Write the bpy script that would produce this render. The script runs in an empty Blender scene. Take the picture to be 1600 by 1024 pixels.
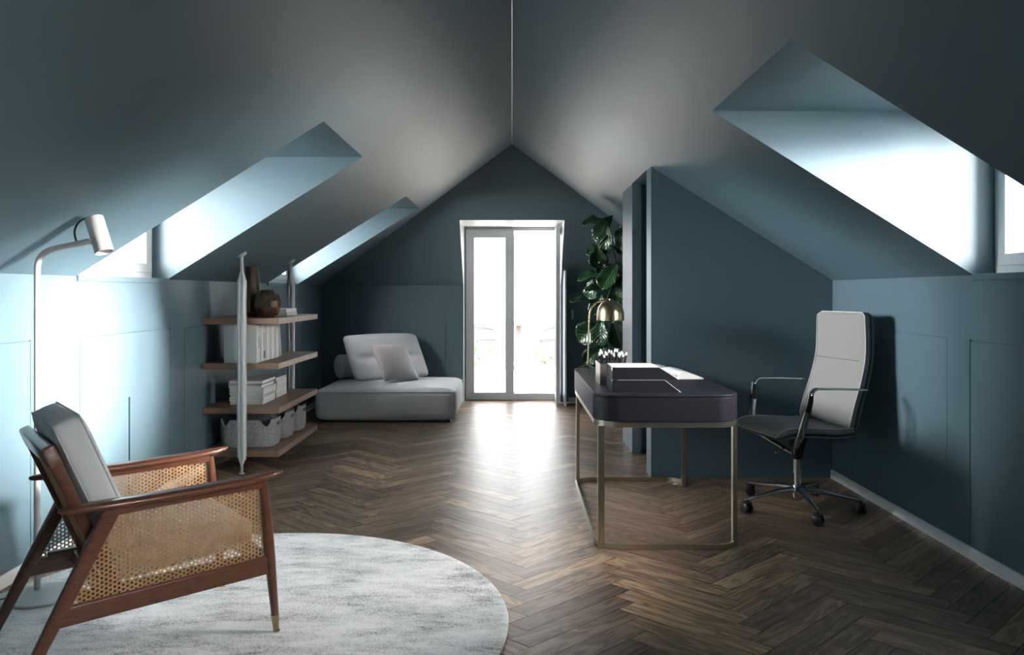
import bpy, bmesh, math, random
from mathutils import Vector, Matrix, Euler
random.seed(7)
PI = math.pi
S = bpy.context.scene
COL = S.collection

# ------------------------------------------------------------------ camera
cam_d = bpy.data.cameras.new('camera'); cam = bpy.data.objects.new('camera', cam_d); COL.objects.link(cam)
cam.location = (0, 0, 1.25); cam.rotation_euler = (PI/2, 0, 0)
cam_d.sensor_width = 36; cam_d.lens = 27.0            # focal length 1200 px of 1600
cam_d.shift_y = -(512-457)/1600; cam_d.clip_start = .02
S.camera = cam
# ------------------------------------------------------------------ exposure
S.view_settings.view_transform = 'Standard'; S.view_settings.look = 'None'
S.view_settings.gamma = 1; S.view_settings.use_curve_mapping = False
S.view_settings.exposure = 0.0
# ------------------------------------------------------------------ sky and daylight
W = bpy.data.worlds.new('sky'); S.world = W; W.use_nodes = True
bg = W.node_tree.nodes['Background']; bg.inputs[0].default_value = (.93, .975, 1, 1); bg.inputs[1].default_value = 5.5
def sun(name, d, strength, angle, col):
    l = bpy.data.lights.new(name, 'SUN'); l.energy = strength; l.angle = math.radians(angle); l.color = col
    o = bpy.data.objects.new(name, l); COL.objects.link(o)
    o.rotation_euler = Vector(d).to_track_quat('-Z', 'Y').to_euler(); o.location = (0, 0, 8)
    return o
sun('sun_east', (-4.3, .76, -.78), 125, 16, (1, .945, .90))
sun('bright_sky_east', (-1, .42, -.36), 90, 58, (1, .97, .94))
sun('bright_sky_west', (1, .05, -.17), 21, 24, (.97, .985, 1))
sun('wide_sky_west', (1, .60, -.38), 60, 70, (1, .97, .94))
sun('bright_sky_terrace', (.30, -1, -.40), 3.6, 66, (1, .985, .98))
def portal(name, loc, rot, sx, sy):
    l = bpy.data.lights.new(name, 'AREA'); l.shape = 'RECTANGLE'; l.size = sx; l.size_y = sy
    l.cycles.is_portal = True
    o = bpy.data.objects.new(name, l); COL.objects.link(o); o.location = loc; o.rotation_euler = rot
portal('portal_door', (0, 9.02, 1.05), (PI/2*-1, 0, 0), 1.15, 2.1)
for nm, sx, ya, yb in (('portal_east', 1, 2.573, 3.582), ('portal_east_rear', 1, -1.1, .05), ('portal_west', -1, 3.797, 4.80), ('portal_west_far', -1, 6.756, 7.704)):
    portal(nm, (sx*2.36, (ya+yb)/2, 1.72), (0, sx*PI/2, 0), .80, yb-ya)

# ------------------------------------------------------------------ mesh helpers
class MB:
    def __init__(s): s.v = []; s.f = []
    def quad(s, *p):
        n = len(s.v); s.v += [tuple(q) for q in p]; s.f.append(tuple(range(n, n+len(p)))); return s
    def add(s, vs, fs, M=None):
        n = len(s.v)
        s.v += [tuple(M @ Vector(q)) if M is not None else tuple(q) for q in vs]
        s.f += [tuple(i+n for i in f) for f in fs]; return s
    def box(s, x0, x1, y0, y1, z0, z1, M=None):
        vs = [(x, y, z) for z in (z0, z1) for y in (y0, y1) for x in (x0, x1)]
        return s.add(vs, [(0,2,3,1), (4,5,7,6), (0,1,5,4), (2,6,7,3), (0,4,6,2), (1,3,7,5)], M)
    def rings(s, R, cap=True, closed=False, M=None):
        n = len(R[0]); vs = [p for r in R for p in r]; fs = []
        m = len(R)
        for i in range(m if closed else m-1):
            a = i*n; b = ((i+1) % m)*n
            for j in range(n):
                k = (j+1) % n; fs.append((a+j, a+k, b+k, b+j))
        if cap and not closed:
            fs.append(tuple(range(n-1, -1, -1))); fs.append(tuple((m-1)*n+j for j in range(n)))
        return s.add(vs, fs, M)
    def lathe(s, prof, n=32, M=None, cap=True):
        return s.rings([[(r*math.cos(2*PI*j/n), r*math.sin(2*PI*j/n), z) for j in range(n)] for r, z in prof], cap, M=M)
    def tube(s, path, r, n=10, closed=False, M=None, cap=True, sec=None):
        P = [Vector(p) for p in path]; R = []; m = len(P)
        t0 = None; up = None
        for i, p in enumerate(P):
            if closed: t = (P[(i+1) % m]-P[i-1]).normalized()
            else: t = ((P[i+1] if i < m-1 else P[i])-(P[i-1] if i else P[i])).normalized()
            if up is None:
                a = Vector((0, 0, 1)) if abs(t.z) < .9 else Vector((0, 1, 0))
                up = (a-t*a.dot(t)).normalized()
            else: up = (up-t*up.dot(t)).normalized()
            sd = t.cross(up)
            rr = r[i] if isinstance(r, (list, tuple)) else r
            if sec: R.append([tuple(p+sd*a*rr+up*b*rr) for a, b in sec])
            else: R.append([tuple(p+(sd*math.cos(2*PI*j/n)+up*math.sin(2*PI*j/n))*rr) for j in range(n)])
        return s.rings(R, cap, closed, M)
    def prism(s, poly, h0, h1, M=None):      # poly in xy, extruded in z
        n = len(poly)
        vs = [(x, y, h0) for x, y in poly]+[(x, y, h1) for x, y in poly]
        fs = [tuple(range(n-1, -1, -1)), tuple(range(n, 2*n))]+[(i, (i+1) % n, n+(i+1) % n, n+i) for i in range(n)]
        return s.add(vs, fs, M)
    def build(s, name, mat, parent=None, smooth=False, bevel=0, loc=None, sub=0, seg=2, weld=True):
        me = bpy.data.meshes.new(name); me.from_pydata(s.v, [], s.f); me.update()
        bm = bmesh.new(); bm.from_mesh(me)
        if weld: bmesh.ops.remove_doubles(bm, verts=bm.verts, dist=1e-5)
        bmesh.ops.recalc_face_normals(bm, faces=bm.faces); bm.to_mesh(me); bm.free()
        me.materials.append(mat)
        o = bpy.data.objects.new(name, me); COL.objects.link(o)
        if parent: o.parent = parent
        if loc: o.location = loc
        if smooth:
            for p in me.polygons: p.use_smooth = True
            if smooth != 'all':
                try: me.set_sharp_from_angle(angle=math.radians(40))
                except Exception: pass
        if bevel:
            b = o.modifiers.new('bevel', 'BEVEL'); b.width = bevel; b.segments = seg; b.limit_method = 'ANGLE'; b.angle_limit = math.radians(35)
            b.harden_normals = False
        if sub:
            b = o.modifiers.new('sub', 'SUBSURF'); b.levels = sub; b.render_levels = sub
        return o
def T(x=0, y=0, z=0, rz=0, rx=0, ry=0):
    return Matrix.Translation((x, y, z)) @ Euler((rx, ry, rz)).to_matrix().to_4x4()
def empty(name, loc=(0,0,0), rz=0):
    o = bpy.data.objects.new(name, None); COL.objects.link(o); o.location = loc; o.rotation_euler = (0, 0, rz); o.empty_display_size = .1
    return o
def tag(o, label, cat, group=None):
    o['label'] = label; o['category'] = cat
    if group: o['group'] = group
    return o
def struct(o): o['kind'] = 'structure'; return o
def lab(o, l): o['label'] = l; return o
def copy_tree(o, parent=None):
    c = o.copy(); COL.objects.link(c)
    if parent: c.parent = parent
    for ch in list(o.children): copy_tree(ch, c)
    return c
def soft(lx, ly, lz, r, n=14, bulge=0.0, pinch=0.0, seam=None):
    """rounded, slightly inflated box centred on the origin"""
    h = Vector((lx/2, ly/2, lz/2)); vs = []; fs = []; idx = {}
    def P(u, v, w):
        k = (round(u, 5), round(v, 5), round(w, 5))
        if k in idx: return idx[k]
        p = Vector((u*h.x, v*h.y, w*h.z)); rr = min(r, h.x, h.y, h.z)*.999
        q = Vector([max(-(h[i]-rr), min(h[i]-rr, p[i])) for i in range(3)])
        d = p-q
        if d.length > 1e-9: p = q+d.normalized()*rr
        kx = (1-u*u); ky = (1-v*v); kz = (1-w*w)
        p.z += w*bulge*kx*ky*1.0
        p.x += u*bulge*.5*ky*kz; p.y += v*bulge*.5*kx*kz
        if pinch:
            c = (abs(u)*abs(v))**3
            p.x *= 1+pinch*c - pinch*.35*(1-abs(v)**2)*abs(u); p.y *= 1+pinch*c - pinch*.35*(1-abs(u)**2)*abs(v)
        if seam: p = seam(p, u, v, w)
        idx[k] = len(vs); vs.append(tuple(p)); return idx[k]
    def g(i):
        t = -1+2*i/n
        return math.copysign(abs(t)**.75, t)     # denser towards the edges
    for ax in range(3):
        for sg in (-1, 1):
            for i in range(n):
                for j in range(n):
                    c = []
                    for a, b in ((i, j), (i+1, j), (i+1, j+1), (i, j+1)):
                        q = [0, 0, 0]; q[ax] = sg; q[(ax+1) % 3] = g(a); q[(ax+2) % 3] = g(b); c.append(P(*q))
                    fs.append(tuple(c) if sg > 0 else tuple(c[::-1]))
    m = MB(); m.v = vs; m.f = fs; return m
def sup(n=24, e=4, a=1, b=1):
    out = []
    for j in range(n):
        t = 2*PI*j/n; c, s_ = math.cos(t), math.sin(t)
        out.append((math.copysign(abs(c)**(2/e), c)*a, math.copysign(abs(s_)**(2/e), s_)*b))
    return out
def rrect(x0, x1, y0, y1, r, n=8):
    out = []
    for cx, cy, a0 in ((x1-r, y1-r, 0), (x0+r, y1-r, PI/2), (x0+r, y0+r, PI), (x1-r, y0+r, 1.5*PI)):
        for k in range(n+1):
            a = a0+PI/2*k/n; out.append((cx+r*math.cos(a), cy+r*math.sin(a)))
    return out

# ------------------------------------------------------------------ materials
MATS = {}
def mat(name, col, rough=.5, metal=0, spec=.5, bump=None, var=None, coat=0, sheen=0, aniso=0):
    m = bpy.data.materials.new(name); m.use_nodes = True; nt = m.node_tree; b = nt.nodes['Principled BSDF']
    b.inputs['Base Color'].default_value = (*col, 1); b.inputs['Roughness'].default_value = rough
    b.inputs['Metallic'].default_value = metal; b.inputs['Specular IOR Level'].default_value = spec
    b.inputs['Coat Weight'].default_value = coat; b.inputs['Sheen Weight'].default_value = sheen
    tc = nt.nodes.new('ShaderNodeTexCoord')
    if bump:
        kind, scale, strength, dist = bump
        if kind == 'weave':
            w1 = nt.nodes.new('ShaderNodeTexWave'); w1.inputs['Scale'].default_value = scale; w1.bands_direction = 'X'
            w2 = nt.nodes.new('ShaderNodeTexWave'); w2.inputs['Scale'].default_value = scale; w2.bands_direction = 'Z'
            for w_ in (w1, w2): w_.inputs['Distortion'].default_value = 1.5; nt.links.new(tc.outputs['Object'], w_.inputs[0])
            mx = nt.nodes.new('ShaderNodeMath'); mx.operation = 'ADD'; nt.links.new(w1.outputs['Fac'], mx.inputs[0]); nt.links.new(w2.outputs['Fac'], mx.inputs[1]); src = mx.outputs[0]
        else:
            nz = nt.nodes.new('ShaderNodeTexNoise'); nz.inputs['Scale'].default_value = scale; nz.inputs['Detail'].default_value = 3
            nt.links.new(tc.outputs['Object'], nz.inputs['Vector']); src = nz.outputs['Fac']
        bp = nt.nodes.new('ShaderNodeBump'); bp.inputs['Strength'].default_value = strength; bp.inputs['Distance'].default_value = dist
        nt.links.new(src, bp.inputs['Height']); nt.links.new(bp.outputs[0], b.inputs['Normal'])
    if var:
        col2, scale, stretch, lo, hi = var
        mp = nt.nodes.new('ShaderNodeMapping'); mp.inputs['Scale'].default_value = stretch
        nz = nt.nodes.new('ShaderNodeTexNoise'); nz.inputs['Scale'].default_value = scale; nz.inputs['Detail'].default_value = 5; nz.inputs['Roughness'].default_value = .6
        rp = nt.nodes.new('ShaderNodeValToRGB'); rp.color_ramp.elements[0].position = lo; rp.color_ramp.elements[1].position = hi
        rp.color_ramp.elements[0].color = (*col, 1); rp.color_ramp.elements[1].color = (*col2, 1)
        nt.links.new(tc.outputs['Object'], mp.inputs[0]); nt.links.new(mp.outputs[0], nz.inputs['Vector'])
        nt.links.new(nz.outputs['Fac'], rp.inputs[0]); nt.links.new(rp.outputs[0], b.inputs['Base Color'])
    MATS[name] = m; return m
paint = mat('blue_paint', (.091, .149, .180), .48, spec=.5, bump=('noise', 260, .05, .001))
white_trim = mat('white_lacquer', (.74, .76, .77), .35)
grey_trim = mat('pale_grey_skirting', (.82, .84, .83), .4)
steel_grey = mat('light_grey_powdercoat', (.58, .61, .61), .38, spec=.5)
lamp_paint = mat('matt_warm_white', (.60, .60, .585), .45)
black = mat('black_plastic', (.012, .012, .014), .35)
dark_int = mat('dark_void', (.01, .012, .014), .8)
walnut = mat('walnut_shelf', (.30, .185, .12), .42, var=((.20, .115, .072), 9, (14, 1.2, 14), .35, .7))
teak = mat('teak_frame', (.135, .046, .020), .3, coat=.2, var=((.055, .020, .010), 7, (3, 14, 14), .3, .72))
cane = mat('woven_cane', (.56, .34, .15), .5, var=((.40, .22, .09), 30, (1, 1, 1), .35, .7))
brass = mat('brushed_brass', (.62, .50, .30), .24, metal=1)
champagne = mat('champagne_metal', (.60, .56, .44), .3, metal=1, bump=('noise', 400, .06, .0004))
chrome = mat('polished_aluminium', (.62, .63, .65), .14, metal=1)
cush_grey = mat('light_grey_upholstery', (.50, .525, .53), .85, sheen=.2, bump=('weave', 260, .35, .0006))
sofa_fab = mat('pale_grey_bouclé', (.62, .63, .655), .9, sheen=.25, bump=('weave', 150, .5, .001), var=((.50, .515, .54), 60, (3, 3, .4), .3, .75))
pillow_fab = mat('taupe_satin', (.33, .31, .31), .5, sheen=.3, bump=('noise', 14, .25, .01))
office_fab = mat('warm_grey_cloth', (.25, .245, .24), .85, bump=('weave', 300, .3, .0005))
office_edge = mat('dark_grey_shell', (.10, .12, .125), .6)
piping_m = mat('pale_piping', (.62, .62, .61), .6)
felt = mat('grey_felt', (.33, .34, .35), .95, bump=('noise', 180, .6, .002), var=((.20, .205, .21), 90, (1, 1, 1), .40, .66))
leather = mat('blue_black_leather', (.013, .013, .021), .5, spec=.3, bump=('noise', 500, .1, .0005))
board = mat('dark_box_board', (.012, .013, .018), .5, spec=.35)
paper = mat('white_paper', (.88, .88, .87), .7)
paper_edge = mat('paper_edges', (.60, .61, .60), .8, bump=('noise', 120, .3, .001))
linen_white = mat('white_linen_cover', (.72, .74, .74), .55)
holder_m = mat('champagne_plate', (.40, .38, .36), .35, metal=.85)
bronze_glass = mat('bronze_cut_glass', (.20, .13, .09), .2, metal=.8, spec=.8, coat=.6)
pot_m = mat('grey_ceramic', (.25, .26, .27), .5)
soil = mat('soil', (.03, .02, .014), .95)
bark = mat('brown_stem', (.10, .07, .045), .8)
terr_wood = mat('pale_decking', (.30, .28, .26), .7)
terr_wall = mat('terrace_render', (.055, .055, .057), .8)
rust_metal = mat('brown_terrace_metal', (.030, .020, .017), .6)
wire_m = mat('grey_wire', (.008, .008, .008), .6)
pale_leaf = mat('fresh_leaf', (.02, .045, .010), .6)

def leaf_mat():
    m = mat('glossy_fig_leaf', (.012, .055, .016), .28, coat=.2)
    nt = m.node_tree; b = nt.nodes['Principled BSDF']
    uv = nt.nodes.new('ShaderNodeUVMap'); sep = nt.nodes.new('ShaderNodeSeparateXYZ'); nt.links.new(uv.outputs[0], sep.inputs[0])
    # veins: u = across (-1..1), v = along ; lines of v - .35|u|
    ab = nt.nodes.new('ShaderNodeMath'); ab.operation = 'ABSOLUTE'; nt.links.new(sep.outputs[0], ab.inputs[0])
    ml = nt.nodes.new('ShaderNodeMath'); ml.operation = 'MULTIPLY_ADD'; ml.inputs[1].default_value = -.35; nt.links.new(ab.outputs[0], ml.inputs[0]); nt.links.new(sep.outputs[1], ml.inputs[2])
    sn = nt.nodes.new('ShaderNodeMath'); sn.operation = 'MULTIPLY'; sn.inputs[1].default_value = 8; nt.links.new(ml.outputs[0], sn.inputs[0])
    fr = nt.nodes.new('ShaderNodeMath'); fr.operation = 'PINGPONG'; fr.inputs[1].default_value = .5; nt.links.new(sn.outputs[0], fr.inputs[0])
    rp = nt.nodes.new('ShaderNodeValToRGB'); rp.color_ramp.elements[0].position = .0; rp.color_ramp.elements[1].position = .10
    rp.color_ramp.elements[0].color = (.045, .11, .035, 1); rp.color_ramp.elements[1].color = (.008, .038, .012, 1)
    nt.links.new(fr.outputs[0], rp.inputs[0])
    r2 = nt.nodes.new('ShaderNodeValToRGB'); r2.color_ramp.elements[0].position = .03; r2.color_ramp.elements[1].position = .07
    r2.color_ramp.elements[0].color = (1, 1, 1, 1); r2.color_ramp.elements[1].color = (0, 0, 0, 1); nt.links.new(ab.outputs[0], r2.inputs[0])
    mx = nt.nodes.new('ShaderNodeMix'); mx.data_type = 'RGBA'; mx.inputs[7].default_value = (.06, .13, .045, 1)
    nt.links.new(r2.outputs[0], mx.inputs[0]); nt.links.new(rp.outputs[0], mx.inputs[6]); nt.links.new(mx.outputs[2], b.inputs['Base Color'])
    bp = nt.nodes.new('ShaderNodeBump'); bp.inputs['Strength'].default_value = .6; bp.inputs['Distance'].default_value = .01
    nt.links.new(fr.outputs[0], bp.inputs['Height']); nt.links.new(bp.outputs[0], b.inputs['Normal'])
    return m
leaf_m = leaf_mat()
def glass_mat():
    m = bpy.data.materials.new('window_glass'); m.use_nodes = True; nt = m.node_tree
    for n in list(nt.nodes):
        if n.type == 'BSDF_PRINCIPLED': nt.nodes.remove(n)
    out = nt.nodes['Material Output']; t = nt.nodes.new('ShaderNodeBsdfTransparent'); g = nt.nodes.new('ShaderNodeBsdfGlossy'); g.inputs['Roughness'].default_value = .01
    fr = nt.nodes.new('ShaderNodeFresnel'); fr.inputs[0].default_value = 1.45; mx = nt.nodes.new('ShaderNodeMixShader')
    ge = nt.nodes.new('ShaderNodeNewGeometry'); sb_ = nt.nodes.new('ShaderNodeMath'); sb_.operation = 'SUBTRACT'; sb_.inputs[0].default_value = 1; nt.links.new(ge.outputs['Backfacing'], sb_.inputs[1])
    ml = nt.nodes.new('ShaderNodeMath'); ml.operation = 'MULTIPLY'; nt.links.new(fr.outputs[0], ml.inputs[0]); nt.links.new(sb_.outputs[0], ml.inputs[1])
    nt.links.new(ml.outputs[0], mx.inputs[0]); nt.links.new(t.outputs[0], mx.inputs[1]); nt.links.new(g.outputs[0], mx.inputs[2]); nt.links.new(mx.outputs[0], out.inputs[0])
    return m
glass = glass_mat()
def floor_mat():
    m = bpy.data.materials.new('walnut_parquet'); m.use_nodes = True; nt = m.node_tree; b = nt.nodes['Principled BSDF']; L = nt.links.new
    uv = nt.nodes.new('ShaderNodeUVMap'); at = nt.nodes.new('ShaderNodeAttribute'); at.attribute_name = 'plank'
    # offset the grain per plank
    cx = nt.nodes.new('ShaderNodeCombineXYZ'); ml = nt.nodes.new('ShaderNodeMath'); ml.operation = 'MULTIPLY'; ml.inputs[1].default_value = 57
    L(at.outputs['Fac'], ml.inputs[0]); L(ml.outputs[0], cx.inputs[2])
    ad = nt.nodes.new('ShaderNodeVectorMath'); ad.operation = 'ADD'; L(uv.outputs[0], ad.inputs[0]); L(cx.outputs[0], ad.inputs[1])
    mp = nt.nodes.new('ShaderNodeMapping'); mp.inputs['Scale'].default_value = (2.2, 15, 1); L(ad.outputs[0], mp.inputs[0])
    n1 = nt.nodes.new('ShaderNodeTexNoise'); n1.inputs['Scale'].default_value = 1.0; n1.inputs['Detail'].default_value = 3; n1.inputs['Distortion'].default_value = .8; L(mp.outputs[0], n1.inputs['Vector'])
    # rings: sine of distorted height
    m5 = nt.nodes.new('ShaderNodeMath'); m5.operation = 'MULTIPLY'; m5.inputs[1].default_value = 30; L(n1.outputs['Fac'], m5.inputs[0])
    sn = nt.nodes.new('ShaderNodeMath'); sn.operation = 'SINE'; L(m5.outputs[0], sn.inputs[0])
    mr = nt.nodes.new('ShaderNodeMapRange'); mr.inputs[1].default_value = -1; mr.inputs[2].default_value = 1; L(sn.outputs[0], mr.inputs[0])
    mp2 = nt.nodes.new('ShaderNodeMapping'); mp2.inputs['Scale'].default_value = (9, 210, 1); L(ad.outputs[0], mp2.inputs[0])
    n2 = nt.nodes.new('ShaderNodeTexNoise'); n2.inputs['Scale'].default_value = 1; n2.inputs['Detail'].default_value = 4; L(mp2.outputs[0], n2.inputs['Vector'])
    mixg = nt.nodes.new('ShaderNodeMix'); mixg.inputs[0].default_value = .62; L(mr.outputs[0], mixg.inputs[2]); L(n2.outputs['Fac'], mixg.inputs[3])
    rp = nt.nodes.new('ShaderNodeValToRGB'); e = rp.color_ramp.elements; e[0].position = .22; e[0].color = (.115, .074, .050, 1); e[1].position = .85; e[1].color = (.38, .275, .19, 1)
    L(mixg.outputs[0], rp.inputs[0])
    # plank to plank tone
    r2 = nt.nodes.new('ShaderNodeValToRGB'); e = r2.color_ramp.elements; e[0].position = 0; e[0].color = (.50, .44, .42, 1); e[1].position = 1; e[1].color = (1.8, 1.68, 1.4, 1)
    for p, c in ((.35, (.80, .76, .74, 1)), (.7, (1.12, 1.05, .98, 1)), (.88, (1.25, 1.15, .98, 1))):
        k = r2.color_ramp.elements.new(p); k.color = c
    L(at.outputs['Fac'], r2.inputs[0])
    mu = nt.nodes.new('ShaderNodeMix'); mu.data_type = 'RGBA'; mu.blend_type = 'MULTIPLY'; mu.inputs[0].default_value = 1
    L(rp.outputs[0], mu.inputs[6]); L(r2.outputs[0], mu.inputs[7]); L(mu.outputs[2], b.inputs['Base Color'])
    rr = nt.nodes.new('ShaderNodeMapRange'); rr.inputs[3].default_value = .33; rr.inputs[4].default_value = .46; L(n2.outputs['Fac'], rr.inputs[0]); L(rr.outputs[0], b.inputs['Roughness'])
    bp = nt.nodes.new('ShaderNodeBump'); bp.inputs['Strength'].default_value = .25; bp.inputs['Distance'].default_value = .0008; L(mixg.outputs[0], bp.inputs['Height']); L(bp.outputs[0], b.inputs['Normal'])
    b.inputs['Specular IOR Level'].default_value = .7
    return m
def rug_mat():
    m = mat('silvery_viscose_rug', (.5, .51, .52), .8, sheen=.3)
    nt = m.node_tree; b = nt.nodes['Principled BSDF']; L = nt.links.new
    tc = nt.nodes.new('ShaderNodeTexCoord')
    def nz(scale, st, det):
        mp = nt.nodes.new('ShaderNodeMapping'); mp.inputs['Scale'].default_value = st; mp.inputs['Rotation'].default_value = (0, 0, math.radians(6)); L(tc.outputs['Object'], mp.inputs[0])
        n = nt.nodes.new('ShaderNodeTexNoise'); n.inputs['Scale'].default_value = scale; n.inputs['Detail'].default_value = det; n.inputs['Roughness'].default_value = .65; L(mp.outputs[0], n.inputs['Vector']); return n.outputs['Fac']
    a = nz(3.0, (1, 2.4, 1), 9); c = nz(170, (1, .8, 1), 3); d = nz(5, (1.6, 7, 1), 8)
    m1 = nt.nodes.new('ShaderNodeMix'); m1.inputs[0].default_value = .28; L(a, m1.inputs[2]); L(d, m1.inputs[3])
    m2 = nt.nodes.new('ShaderNodeMix'); m2.inputs[0].default_value = .34; L(m1.outputs[0], m2.inputs[2]); L(c, m2.inputs[3])
    rp = nt.nodes.new('ShaderNodeValToRGB'); e = rp.color_ramp.elements; e[0].position = .40; e[0].color = (.20, .20, .205, 1); e[1].position = .55; e[1].color = (.93, .92, .91, 1)
    k = e.new(.47); k.color = (.66, .66, .66, 1)
    L(m2.outputs[0], rp.inputs[0]); L(rp.outputs[0], b.inputs['Base Color'])
    bp = nt.nodes.new('ShaderNodeBump'); bp.inputs['Strength'].default_value = .6; bp.inputs['Distance'].default_value = .004; L(m2.outputs[0], bp.inputs['Height']); L(bp.outputs[0], b.inputs['Normal'])
    return m

# ------------------------------------------------------------------ the room
XW = 2.155; KN = 1.33; RG = 2.68; SL = (RG-KN)/XW
Y0 = -2.6; YA = 7.40; YB = 8.70
XD = .932                                    # upper edge of the dormer openings
def rz(x): return RG-SL*abs(x)
def hipy(h): return YB-(h-KN)/(RG-KN)*(YB-YA)
def hipx(x): return YA+(YB-YA)*abs(x)/XW
ZD = rz(XD); ZH = 2.007; DW = .55
DORM = {1: [(2.573, 3.582)], -1: [(3.797, 4.80), (6.756, 7.704)]}
DORM[1].append((-1.1, .05))                  # unseen dormer added behind the camera to light the foreground

def sheet(name, P, a0, a1, b0, b1, holes, m=paint):
    """flat wall with through-holes (depth None) and recesses; P(a,b,d) -> point, d = depth behind the face"""
    A = sorted({a0, a1, *[h[0] for h in holes], *[h[1] for h in holes]}); B = sorted({b0, b1, *[h[2] for h in holes], *[h[3] for h in holes]})
    mb = MB()
    for i in range(len(A)-1):
        for j in range(len(B)-1):
            ca = (A[i]+A[i+1])/2; cb = (B[j]+B[j+1])/2; hit = None
            for h in holes:
                if h[0] < ca < h[1] and h[2] < cb < h[3]: hit = h
            a, c, e, g = A[i], A[i+1], B[j], B[j+1]
            if hit is None: mb.quad(P(a, e, 0), P(c, e, 0), P(c, g, 0), P(a, g, 0))
            elif hit[4]:
                d = hit[4]; mb.quad(P(a, e, d), P(c, e, d), P(c, g, d), P(a, g, d))
                for (p, q, r_, s_) in ((a, e, c, e), (c, g, a, g), (a, g, a, e), (c, e, c, g)):
                    # side walls of the groove where the neighbour is not a groove
                    mxa, mxb = (p+r_)/2, (q+s_)/2; na = mxa+(-1e-4 if p == r_ == a else 1e-4 if p == r_ else 0); nb = mxb+(-1e-4 if q == s_ == e else 1e-4 if q == s_ else 0)
                    if not any(h[0] < na < h[1] and h[2] < nb < h[3] for h in holes):
                        mb.quad(P(p, q, 0), P(r_, s_, 0), P(r_, s_, d), P(p, q, d))
    return struct(mb.build(name, m))
def panel_grooves(a0, a1, z0, z1, g=.004, d=.012, sides='lrt'):
    out = [(a0, a1, z1-g, z1, d)]
    if 'l' in sides: out.append((a0, a0+g, z0, z1-g, d))
    if 'r' in sides: out.append((a1-g, a1, z0, z1-g, d))
    return out
holesL = panel_grooves(3.825, 4.843, .06, 1.025)+[(4.315, 4.335, .10, .66, .03)]+panel_grooves(1.1, 3.44, .06, 1.035)+panel_grooves(5.05, 7.9, .06, 1.02)
holesR = panel_grooves(2.45, 3.617, .06, 1.028, g=.007)+panel_grooves(3.804, 4.85, .06, 1.028, g=.003)
sheet('wall_left', lambda a, b, d: (-XW-d, a, b), Y0, YB, 0, KN, holesL)
sheet('wall_right', lambda a, b, d: (XW+d, a, b), Y0, YB, 0, KN, holesR)
wb = sheet('wall_back', lambda a, b, d: (a, YB+d, b), -XW, XW, 0, KN, [(-DW, DW, 0, KN, None)]+panel_grooves(-1.89, -.75, .06, 1.01, g=.005))
# the hipped end above it
m = MB(); hx = lambda x, h: (x, hipy(h), h); hd = rz(DW)
hdx = (RG-ZH)/SL
for s in (-1, 1):
    m.quad(hx(s*XW, KN), hx(s*DW, KN), hx(s*DW, hd))
m.quad(hx(-DW, ZH), hx(DW, ZH), hx(DW, hd), hx(0, RG), hx(-DW, hd))
struct(m.build('wall_hip', paint))
# gable behind the camera
m = MB(); m.quad((-XW, Y0, 0), (XW, Y0, 0), (XW, Y0, KN), (0, Y0, RG), (-XW, Y0, KN)); struct(m.build('wall_front', paint))
# sloping ceilings
NI0, NI1, NIX = 5.338, 6.05, 1.25
def slope(s, name):
    m = MB(); p = lambda x, y: (s*x, y, rz(x))
    m.quad(p(0, Y0), p(XD, Y0), p(XD, hipx(XD)), p(0, YA))
    cuts = sorted([(a, b, XW) for a, b in DORM[s]]+([(NI0, NI1, NIX)] if s > 0 else []))
    y = Y0
    for a, b, xe in cuts:
        m.quad(p(XD, y), p(XW, y), p(XW, a), p(XD, a)); y = b
        if xe < XW: m.quad(p(xe, a), p(XW, a), p(XW, b), p(xe, b))
    m.quad(p(XD, y), p(XW, y), p(XW, YB), p(XD, hipx(XD)))
    struct(m.build(name, paint))
slope(-1, 'ceiling_left'); slope(1, 'ceiling_right')
# white bead along the ridge
m = MB(); m.box(-.0022, .0022, Y0, YA-.004, RG-.003, RG+.001); struct(m.build('trim_1', white_trim))
# dormers with their windows
XG = 2.25
def window(s, ya, yb, idx):
    c = MB(); p = lambda x, y, z: (s*x, y, z)
    for y in (ya, yb): c.quad(p(XD, y, ZD), p(XW, y, KN), p(XG+.045, y, KN), p(XG+.045, y, ZD))
    c.quad(p(XD, ya, ZD), p(XD, yb, ZD), p(XG+.045, yb, ZD), p(XG+.045, ya, ZD))
    c.quad(p(XW, ya, KN), p(XW, yb, KN), p(XG+.045, yb, KN), p(XG+.045, ya, KN))
    struct(c.build('ceiling_dormer', paint))
    b = MB(); b.box(*sorted((s*(XW-.012), s*(XG+.01))), ya+.002, yb-.002, KN-.024, KN+.006); struct(b.build('window_sill_%s' % idx if False else 'trim_%d' % (idx+1), paint, bevel=.002))
    w = struct(empty('window_%d' % idx, (s*XG, (ya+yb)/2, KN+.006)))
    hw = (yb-ya)/2-.001; H = ZD-KN-.006-.001; f = .05
    def fr(m_, y0, y1, z0, z1, t, x0, x1):
        X = sorted((s*x0, s*x1))
        m_.box(*X, y0, y1, z0, z0+t); m_.box(*X, y0, y1, z1-t, z1); m_.box(*X, y0, y0+t, z0+t, z1-t); m_.box(*X, y1-t, y1, z0+t, z1-t)
    m_ = MB(); fr(m_, -hw, hw, 0, H, f-.012, 0, .06); m_.build('window_frame', white_trim, w, bevel=.003)
    for y0, y1 in ((-hw+.035, -.002), (.002, hw-.035)):
        q = MB(); fr(q, y0, y1, .035, H-.035, .055, -.008, .05); so = q.build('sash', white_trim, w, bevel=.004)
        g = MB(); g.box(*sorted((s*.018, s*.022)), y0+.05, y1-.05, .085, H-.085); g.build('pane', glass, so)
window(1, *DORM[1][0], 1); window(-1, *DORM[-1][0], 2); window(-1, *DORM[-1][1], 3); window(1, *DORM[1][1], 4)  # the last window, out of view, is added for foreground light
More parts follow.
